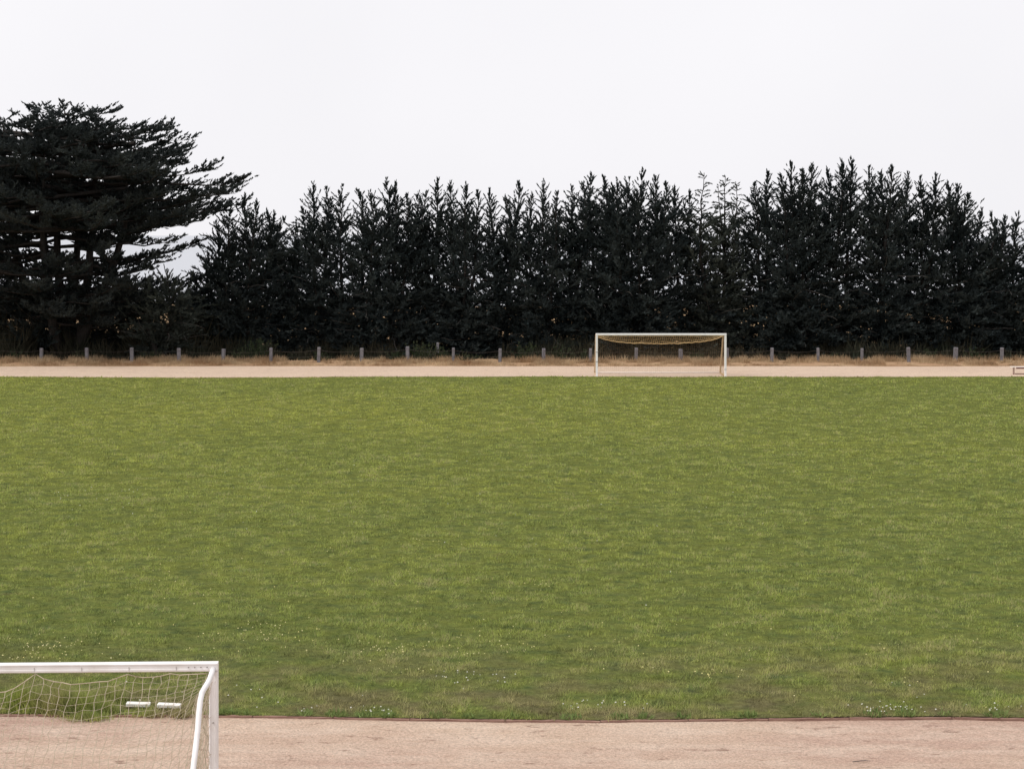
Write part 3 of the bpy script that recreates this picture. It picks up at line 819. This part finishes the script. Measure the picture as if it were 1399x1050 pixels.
def cypress(name, px, Y, tops, label, group=None, mat='cyp', Lmax=2.9, slope=0.42, gap=0.10, seed=1, dens=1.0, sparse_top=0.0, z0=0.3, lean=0.0):
    r = np.random.default_rng(seed)
    bx = (px - CX) * Y / FPX
    root = empty(name, (bx, Y, 0))
    base = np.array([0, 0, 0.0])
    Vs, R, limbs, dead = [], [], MB(), MB()
    trunk = MB()
    for k, (tx, ty) in enumerate(tops):
        Yt = Y + r.uniform(-0.9, 0.9)
        top = W(tx, ty, Yt) - np.array([bx, Y, 0])
        b0 = base + np.array([0.25 * r.standard_normal(), 0.25 * r.standard_normal(), -0.1])
        P = leader_path(b0, top, 14, 0.2 * r.standard_normal(), r)
        H = top[2]
        hh = np.linspace(0, 1, 14)
        trunk.tube(P, np.maximum(0.17 * (1 - hh) ** 0.8, 0.022 if sparse_top else 0.014), 7)
        # branches
        nb = int((H - z0) / gap * dens)
        u = z0 / H + (1 - z0 / H) * np.linspace(0, 0.995, nb) ** 0.92
        u += 0.012 * r.standard_normal(nb); u = np.clip(u, 0.01, 0.995)
        A = at_path(P, u)
        dtop = (1 - u) * H
        L = np.minimum(Lmax * r.uniform(0.75, 1.12, nb), np.where(dtop < 4, 0.26 + 1.35 * slope * dtop * r.uniform(0.4, 1.5, nb), 0.3 + 1.1 * slope * dtop * r.uniform(0.4, 1.35, nb)))
        az = np.arange(nb) * 2.39996 + r.uniform(0, 6.28) + 0.4 * r.standard_normal(nb)
        el = np.radians(np.interp(dtop, [0, 1.0, 4.5, 8, 12], [76, 54, 28, 4, -14]) + 9 * r.standard_normal(nb))
        D = np.stack([np.cos(az) * np.cos(el), np.sin(az) * np.cos(el), np.sin(el)], -1)
        D[:, 0] += lean * (1 - u) + 0.10 * lean * 4 * (dtop < 4)
        D = nrm(D)
        if sparse_top:
            up_ = dtop < 3.2
            keepb = ~(up_ & (r.random(nb) < 0.05))
            el2 = np.radians(20 + 14 * r.standard_normal(nb))
            D2 = np.stack([np.cos(az) * np.cos(el2), np.sin(az) * np.cos(el2), np.sin(el2)], -1)
            D = np.where(up_[:, None], D2, D)
            L = np.where(up_, np.minimum(L, 0.34 + 0.27 * dtop), L)
            A, D, L, dtop = A[keepb], D[keepb], L[keepb], dtop[keepb]
        if not sparse_top:      # open, finger-like fronds at the top
            kp = (dtop > 3.0) | (r.random(nb) < 0.92)
            A, D, L, dtop = A[kp], D[kp], L[kp], dtop[kp]
        lift = np.where(dtop < 4.5, r.uniform(-0.34, 0.14, len(A)), r.uniform(0.05, 0.3, len(A)))
        tight = np.clip((5.0 - dtop) / 2.0, 0, 1)
        if not sparse_top:      # short close branches make each leader a solid spire
            nt_ = 40
            dt = 4.4 * r.random(nt_) ** 0.8 + 0.05; At = at_path(P, 1 - dt / H); azt = r.uniform(0, 2 * PI, nt_)
            elt = np.radians(np.interp(dt, [0, 1, 4.4], [78, 60, 45]) + 9 * r.standard_normal(nt_))
            A = np.concatenate([A, At]); D = np.concatenate([D, np.stack([np.cos(azt) * np.cos(elt), np.sin(azt) * np.cos(elt), np.sin(elt)], -1)])
            L = np.concatenate([L, 0.22 + 0.27 * dt * r.uniform(0.6, 1.2, nt_)]); lift = np.r_[lift, r.uniform(-0.1, 0.2, nt_)]; tight = np.r_[tight, np.full(nt_, 0.55)]
        ns = 20                 # drooping skirt that closes the hedge near the ground
        us = r.uniform(0.25, 4.2, ns) / H; As = at_path(P, us); azs = r.uniform(0, 2 * PI, ns)
        els = np.radians(r.uniform(-12, 12, ns))
        A = np.concatenate([A, As]); D = np.concatenate([D, np.stack([np.cos(azs) * np.cos(els), np.sin(azs) * np.cos(els), np.sin(els)], -1)])
        L = np.concatenate([L, Lmax * r.uniform(0.6, 1.1, ns)]); lift = np.r_[lift, r.uniform(-0.12, 0.12, ns)]; tight = np.r_[tight, np.zeros(ns)]
        V, bi = branch_sprays(A, D, L, r, gap=0.12, lift=lift, tight=tight)
        Vs.append(V); R.append(np.clip(0.32 + 0.18 * r.standard_normal(len(A))[bi] + 0.2 * r.standard_normal(len(V) // 3), 0, 1))
        for q in range(0, len(A), 6):
            t = np.linspace(0, 0.8, 5)[:, None]
            pts = A[q] + D[q] * L[q] * t + np.array([0, 0, 1.0]) * lift[q] * L[q] * t * t
            limbs.tube(pts, np.linspace(0.028, 0.006, 5), 4, False)
        # a few bare dead branches low on the crown
        for q in range(3):
            zz = r.uniform(1.0, min(5.5, H * 0.5)); a0 = r.uniform(-PI * 0.95, -PI * 0.05)
            ps = at_path(P, np.array([zz / H]))[0]
            d = nrm(np.array([math.cos(a0), math.sin(a0), r.uniform(-0.2, 0.5)]))
            l_ = Lmax * r.uniform(0.9, 1.25)
            t = np.linspace(0, 1, 6)[:, None]
            dead.tube(ps + d * l_ * t + np.array([0, 0, 1.0]) * r.uniform(-0.5, 0.4) * t * t + 0.04 * r.standard_normal((6, 3)), np.linspace(0.022, 0.006, 6), 4, False)
    trunk.build('trunk', M['bark'], root, True)
    limbs.build('branches', M['bark'], root, True)['kind'] = 'stuff'
    dead.build('dead_branches', M['dead'], root)['kind'] = 'stuff'
    tri_obj('crown', np.concatenate(Vs), M[mat], root, rnd=np.concatenate(R))
    tag(root, label, 'tree', group)
    return root

ROW = 'cypresses in the windbreak row'
GEN = 'dark dense cypress with several pointed tops in the windbreak row'
trees = [
    (330, 116.6, [(296, 304), (316, 280), (334, 268), (351, 277), (364, 290)], 'small dark cypress beside the big spreading cypress, lowest crowns of the row', dict(Lmax=2.5)),
    (382, 118.0, [(374, 291), (390, 300), (404, 304)], 'short cypress in the dip between the spreading cypress and the taller row', dict(Lmax=2.4)),
    (436, 117.4, [(428, 252), (446, 258), (412, 286)], 'cypress with long fronds leaning to the dip at the row end', dict(lean=-0.25, slope=0.38)),
    (487, 117.0, [(468, 257), (488, 262), (506, 264)], 'eighth dark cypress from the fan-topped one, counting towards the spreading cypress', {}),
    (536, 116.4, [(527, 248), (540, 252), (556, 268)], 'seventh dark cypress from the fan-topped one, counting towards the spreading cypress', {}),
    (588, 117.8, [(571, 266), (598, 247), (584, 264)], 'sixth dark cypress from the fan-topped one, counting towards the spreading cypress', {}),
    (636, 116.8, [(616, 250), (637, 254), (652, 263)], 'fifth dark cypress from the fan-topped one, counting towards the spreading cypress', dict(slope=0.36)),
    (688, 117.5, [(669, 261), (690, 270), (708, 251)], 'fourth dark cypress from the fan-topped one, counting towards the spreading cypress', dict(slope=0.36)),
    (744, 116.5, [(727, 267), (743, 250), (761, 264)], 'third dark cypress from the fan-topped one, counting towards the spreading cypress', dict(slope=0.36)),
    (786, 118.0, [(781, 257), (796, 252)], 'second dark cypress from the fan-topped one, counting towards the spreading cypress', {}),
    (822, 116.9, [(808, 238), (824, 243), (836, 254)], 'first dark cypress from the fan-topped one, counting towards the spreading cypress', {}),
    (876, 116.2, [(879, 235), (860, 246), (895, 244), (844, 251), (909, 252)], 'broad fan-topped cypress rising directly behind the far goal', dict(slope=0.5)),
    (932, 118.2, [(921, 258), (942, 264)], 'dark cypress between the fan-topped one and the pale spires', {}),
    (982, 117.6, [(962, 236), (981, 252), (991, 241), (1005, 248)], 'pale sparse cypress with four thin see-through spires', dict(sparse_top=1.0, mat='cyp_pale', slope=0.34)),
    (1040, 117.0, [(1030, 252), (1049, 236)], 'first dark cypress beyond the pale spires, counting towards the bench', {}),
    (1088, 116.4, [(1081, 225), (1096, 234), (1109, 228), (1066, 241)], 'dark cypress between the pale spires and the tallest one, with four close tops', {}),
    (1148, 117.2, [(1150, 222), (1163, 219), (1130, 233)], 'tallest dark cypress of the windbreak row', {}),
    (1204, 116.6, [(1188, 230), (1219, 228), (1204, 238)], 'first dark cypress beyond the tallest one, counting towards the bench', {}),
    (1260, 117.4, [(1241, 239), (1257, 245), (1279, 241)], 'second dark cypress beyond the tallest one, counting towards the bench', {}),
    (1308, 116.8, [(1309, 253), (1323, 264), (1294, 250)], 'cypress at the step where the tall row drops to low trees', dict(lean=0.15)),
    (1352, 117.8, [(1342, 287), (1354, 294), (1362, 304)], 'low spiky cypress next to the step, first of the low trees', dict(slope=0.36)),
    (1392, 117.2, [(1374, 296), (1392, 291), (1412, 294)], 'low spiky cypress behind the bench, second of the low trees', dict(slope=0.36)),
    (1450, 117.2, [(1432, 292), (1450, 286), (1466, 294)], 'low spiky cypress beyond the bench, third of the low trees', dict(slope=0.36)),
]
for k, (px, Y, tops_, lab, kw) in enumerate(trees):
    cypress('cypress_tree', px, Y, tops_, lab, ROW, seed=100 + k, **kw)

# the big spreading cypress at the left
def spreading_cypress(px, Y, seed=7):
    r = np.random.default_rng(seed)
    bx = (px - CX) * Y / FPX
    root = empty('cypress_tree', (bx, Y, 0))
    tag(root, 'huge flat-topped spreading cypress with layered boughs and several trunks', 'tree')
    zt = lambda py: CAM_H - (py - HY) * Y / FPX
    # crown outline: radius by height
    zz = np.array([zt(y) for y in (490, 420, 360, 320, 290, 265, 235, 210, 185, 168, 155, 145, 140)])[::1]
    rr = np.array([6.5, 8.0, 9.2, 10.3, 11.0, 11.6, 11.2, 9.0, 8.0, 6.6, 5.2, 3.6, 1.5])
    o_ = np.argsort(zz); zz, rr = zz[o_], rr[o_]
    R_at = lambda z: np.interp(z, zz, rr)
    trunk, limbs = MB(), MB()
    Vs, Rn = [], []
    stems = []
    for (x0, y0, x1, y1, h) in [(-0.6, 0, -2.0, 0.3, 15.8), (0.1, 0.4, -0.2, 0.0, 16.3), (0.7, -0.2, 2.0, -0.3, 15.6), (0.4, -0.6, 4.6, -0.6, 14.0), (-1.2, 0.2, -4.2, 0.2, 15.6), (0.0, 0.5, 0.6, 2.4, 14.5), (-0.3, -0.6, -0.8, -2.6, 13.5)]:
        P = leader_path(np.array([x0, y0, -0.1]), np.array([x1, y1, h]), 14, 0.25 * r.standard_normal(), r)
        trunk.tube(P, np.maximum(0.36 * (1 - np.linspace(0, 1, 14)) ** 0.75, 0.03), 9)
        stems.append(P)
    A, D, L = [], [], []
    for P in stems:
        H = P[-1, 2]
        for q in range(26):      # tufted stem tops
            a0 = r.uniform(0, 2 * PI)
            A.append(at_path(P, np.array([r.uniform(0.86, 1.0)]))[0]); D.append(np.array([math.cos(a0), math.sin(a0), r.uniform(0.0, 0.5)])); L.append(r.uniform(0.9, 2.2))
        nb = 44
        for q in range(nb):
            u = 0.18 + 0.80 * (q / nb) + 0.015 * r.standard_normal()
            # the middle storey (below the umbrella) carries few boughs
            z = u * H
            if r.random() < (0.5 if 3.4 < z < 9.0 else 0.06): continue
            p = at_path(P, np.array([u]))[0]
            az = q * 2.39996 + r.uniform(-0.5, 0.5)
            d2 = np.array([math.cos(az), math.sin(az)])
            zend = p[2] + r.uniform(-0.7, 0.9)
            Rr = R_at(min(zend, 16.4)) * r.uniform(0.72, 1.08)
            # distance to the outline in that direction (circle about the axis at -1.2)
            c = np.array([p[0] + 0.5, p[1]])
            bq = c @ d2; disc = Rr * Rr - (c @ c - bq * bq)
            reach = -bq + math.sqrt(disc) if disc > 0 else 0.8
            reach = max(0.8, reach)
            n = 9
            t = np.linspace(0, 1, n)
            pts = np.stack([p[0] + d2[0] * reach * t, p[1] + d2[1] * reach * t, p[2] + (zend - p[2]) * (0.25 * t + 0.75 * t * t) - 0.25 * np.sin(PI * t) * (reach / 6)], -1)
            pts[1:, :] += 0.06 * r.standard_normal((n - 1, 3))
            limbs.tube(pts, np.linspace(0.02 + 0.012 * reach, 0.012, n), 5, False)
            # plumes along the outer part of the bough
            m = int(4 + reach * 2.9)
            tt = 0.12 + 0.88 * r.random(m) ** 0.85
            bp_ = at_path(pts, tt)
            base_d = np.array([d2[0], d2[1], 0.12])
            sd_ = np.array([-d2[1], d2[0], 0])
            for j in range(m):
                sgn = -1 if r.random() < 0.5 else 1
                d = base_d * r.uniform(0.7, 1.2) + sd_ * sgn * r.uniform(0.1, 0.85) + np.array([0, 0, 0.14 * r.standard_normal() + 0.10])
                A.append(bp_[j]); D.append(d); L.append(r.uniform(0.8, 1.9) * (1.15 - 0.35 * tt[j]))
            A.append(pts[-2]); D.append(base_d + np.array([0, 0, 0.2])); L.append(1.1)
    A = np.array(A); D = nrm(np.array(D)); L = np.array(L)
    V, bi = branch_sprays(A, D, L, r, gap=0.13, tw=(0.6, 0.2), lift=0.16, flat=0.25, per_m=17, bw=0.060, tight=0.1)
    Vs.append(V); Rn.append(np.clip(0.32 + 0.16 * r.standard_normal(len(A))[bi] + 0.2 * r.standard_normal(len(V) // 3), 0, 1))
    trunk.build('trunk', M['bark'], root, True)
    limbs.build('boughs', M['bark'], root, True)
    tri_obj('crown', np.concatenate(Vs), M['cyp_big'], root, rnd=np.concatenate(Rn))
    return root
spreading_cypress(92, 117.0)

# lower trees standing under and beside it
cypress('cypress_tree', -22, 117.5, [(-40, 330), (-12, 338), (8, 352)], 'low bushy cypress under the left flank of the spreading cypress', ROW, seed=300, Lmax=2.3, mat='cyp')
cypress('cypress_tree', 228, 114.6, [(205, 384), (228, 372), (250, 390)], 'low drooping greener cypress in front of the spreading cypress trunks', seed=301, Lmax=2.4, mat='cyp_pale', slope=0.8, lean=0.0)
cypress('cypress_tree', 50, 117.0, [(30, 392), (58, 384), (80, 400)], 'low dark cypress clump under the boughs, on the outer side of the trunks', ROW, seed=302, Lmax=2.8, z0=0.1, slope=0.7)
cypress('cypress_tree', 140, 118.0, [(120, 410), (150, 400), (178, 405)], 'low dark cypress clump right behind the trunks of the spreading cypress', ROW, seed=303, Lmax=2.8, z0=0.1, slope=0.7)
cypress('cypress_tree', 286, 118.6, [(262, 376), (284, 350), (302, 366)], 'low dark cypress clump between the spreading cypress and the row', ROW, seed=304, Lmax=2.8, z0=0.1, slope=0.7)

# rank dark undergrowth in the shade below the trees
n = 60000
x = rng.uniform(-40, 40, n); y = 112.2 + 9.0 * rng.random(n)
cl_ = fbm(x, y, 0.5, 3)
h = (0.15 + 1.5 * np.clip((cl_ - 0.34) / 0.35, 0, 1)) * rng.uniform(0.4, 1.2, n) * np.clip((y - 111.6) / 2.5, 0.15, 1) * (1 + 0.9 * ((x < -19) & (y > 115)))
V = blades(x, y, 0 * x - 0.03, h, rng.uniform(0.05, 0.16, n), 0.6, r=rng)
o = tri_obj('undergrowth', V, M['under'], rnd=rng.random(n))
tag(o, 'dark tangled undergrowth in the shade below the cypress row', 'undergrowth', kind='stuff')

# ------------------------------------------------------------------ shrubs under the trees
def shrub(px, Y, h, w, seed, label, mat='shrub'):
    r = np.random.default_rng(seed)
    bx = (px - CX) * Y / FPX
    root = empty('shrub', (bx, Y, 0))
    n = 46
    az = r.uniform(0, 2 * PI, n); el = np.radians(r.uniform(15, 85, n))
    D = np.stack([np.cos(az) * np.cos(el) * w / h, np.sin(az) * np.cos(el) * 0.8 * w / h, np.sin(el)], -1)
    L = h * r.uniform(0.5, 0.95, n) / np.maximum(0.6, np.linalg.norm(D, axis=1)); D = nrm(D)
    A = np.stack([0.25 * w * r.standard_normal(n), 0.2 * w * r.standard_normal(n), np.full(n, 0.03)], -1)
    V, bi = branch_sprays(A, D, L, r, gap=0.09, tw=(0.25, 0.12), lift=0.05, flat=0.6, per_m=30, bl=(0.06, 0.14), bw=0.03)
    st = MB()
    for q in range(0, n, 3):
        st.tube([A[q], A[q] + D[q] * L[q] * 0.5, A[q] + D[q] * L[q] * 0.9], [0.012, 0.008, 0.004], 4, False)
    st.build('stems', M['dead'], root)['kind'] = 'stuff'
    tri_obj('foliage', V, M[mat], root, rnd=np.clip(0.4 + 0.25 * r.standard_normal(len(V) // 3), 0, 1))
    tag(root, label, 'shrub', 'shrubs behind the fence')
ORD = ['first', 'second', 'third', 'fourth', 'fifth', 'sixth', 'seventh', 'eighth', 'ninth', 'tenth', 'eleventh', 'twelfth', 'thirteenth', 'fourteenth', 'fifteenth', 'sixteenth', 'seventeenth']
for k, (px, Y, h, w) in enumerate(sorted([(110, 112.0, 0.7, 0.9), (205, 112.2, 0.8, 1.0), (352, 112.6, 1.6, 1.5), (330, 112.2, 0.9, 1.0), (578, 112.4, 1.3, 1.1), (600, 112.8, 1.0, 1.0), (545, 112.2, 0.8, 0.8), (640, 112.3, 0.7, 0.9), (720, 112.6, 1.3, 1.4), (765, 112.4, 1.1, 1.3), (800, 112.2, 0.8, 0.9), (20, 112.3, 0.8, 1.0), (1330, 112.5, 0.9, 1.1), (1270, 112.7, 0.8, 1.0), (440, 112.4, 0.7, 0.9), (950, 112.4, 0.7, 0.9), (1140, 112.4, 0.6, 0.9)])):
    shrub(px, Y, h, w, 400 + k, 'tallest scrubby shrub behind the fence, at the foot of the small cypress' if px == 352 else 'low scrubby shrub behind the wire fence, %s counting from the spreading cypress end' % ORD[k])
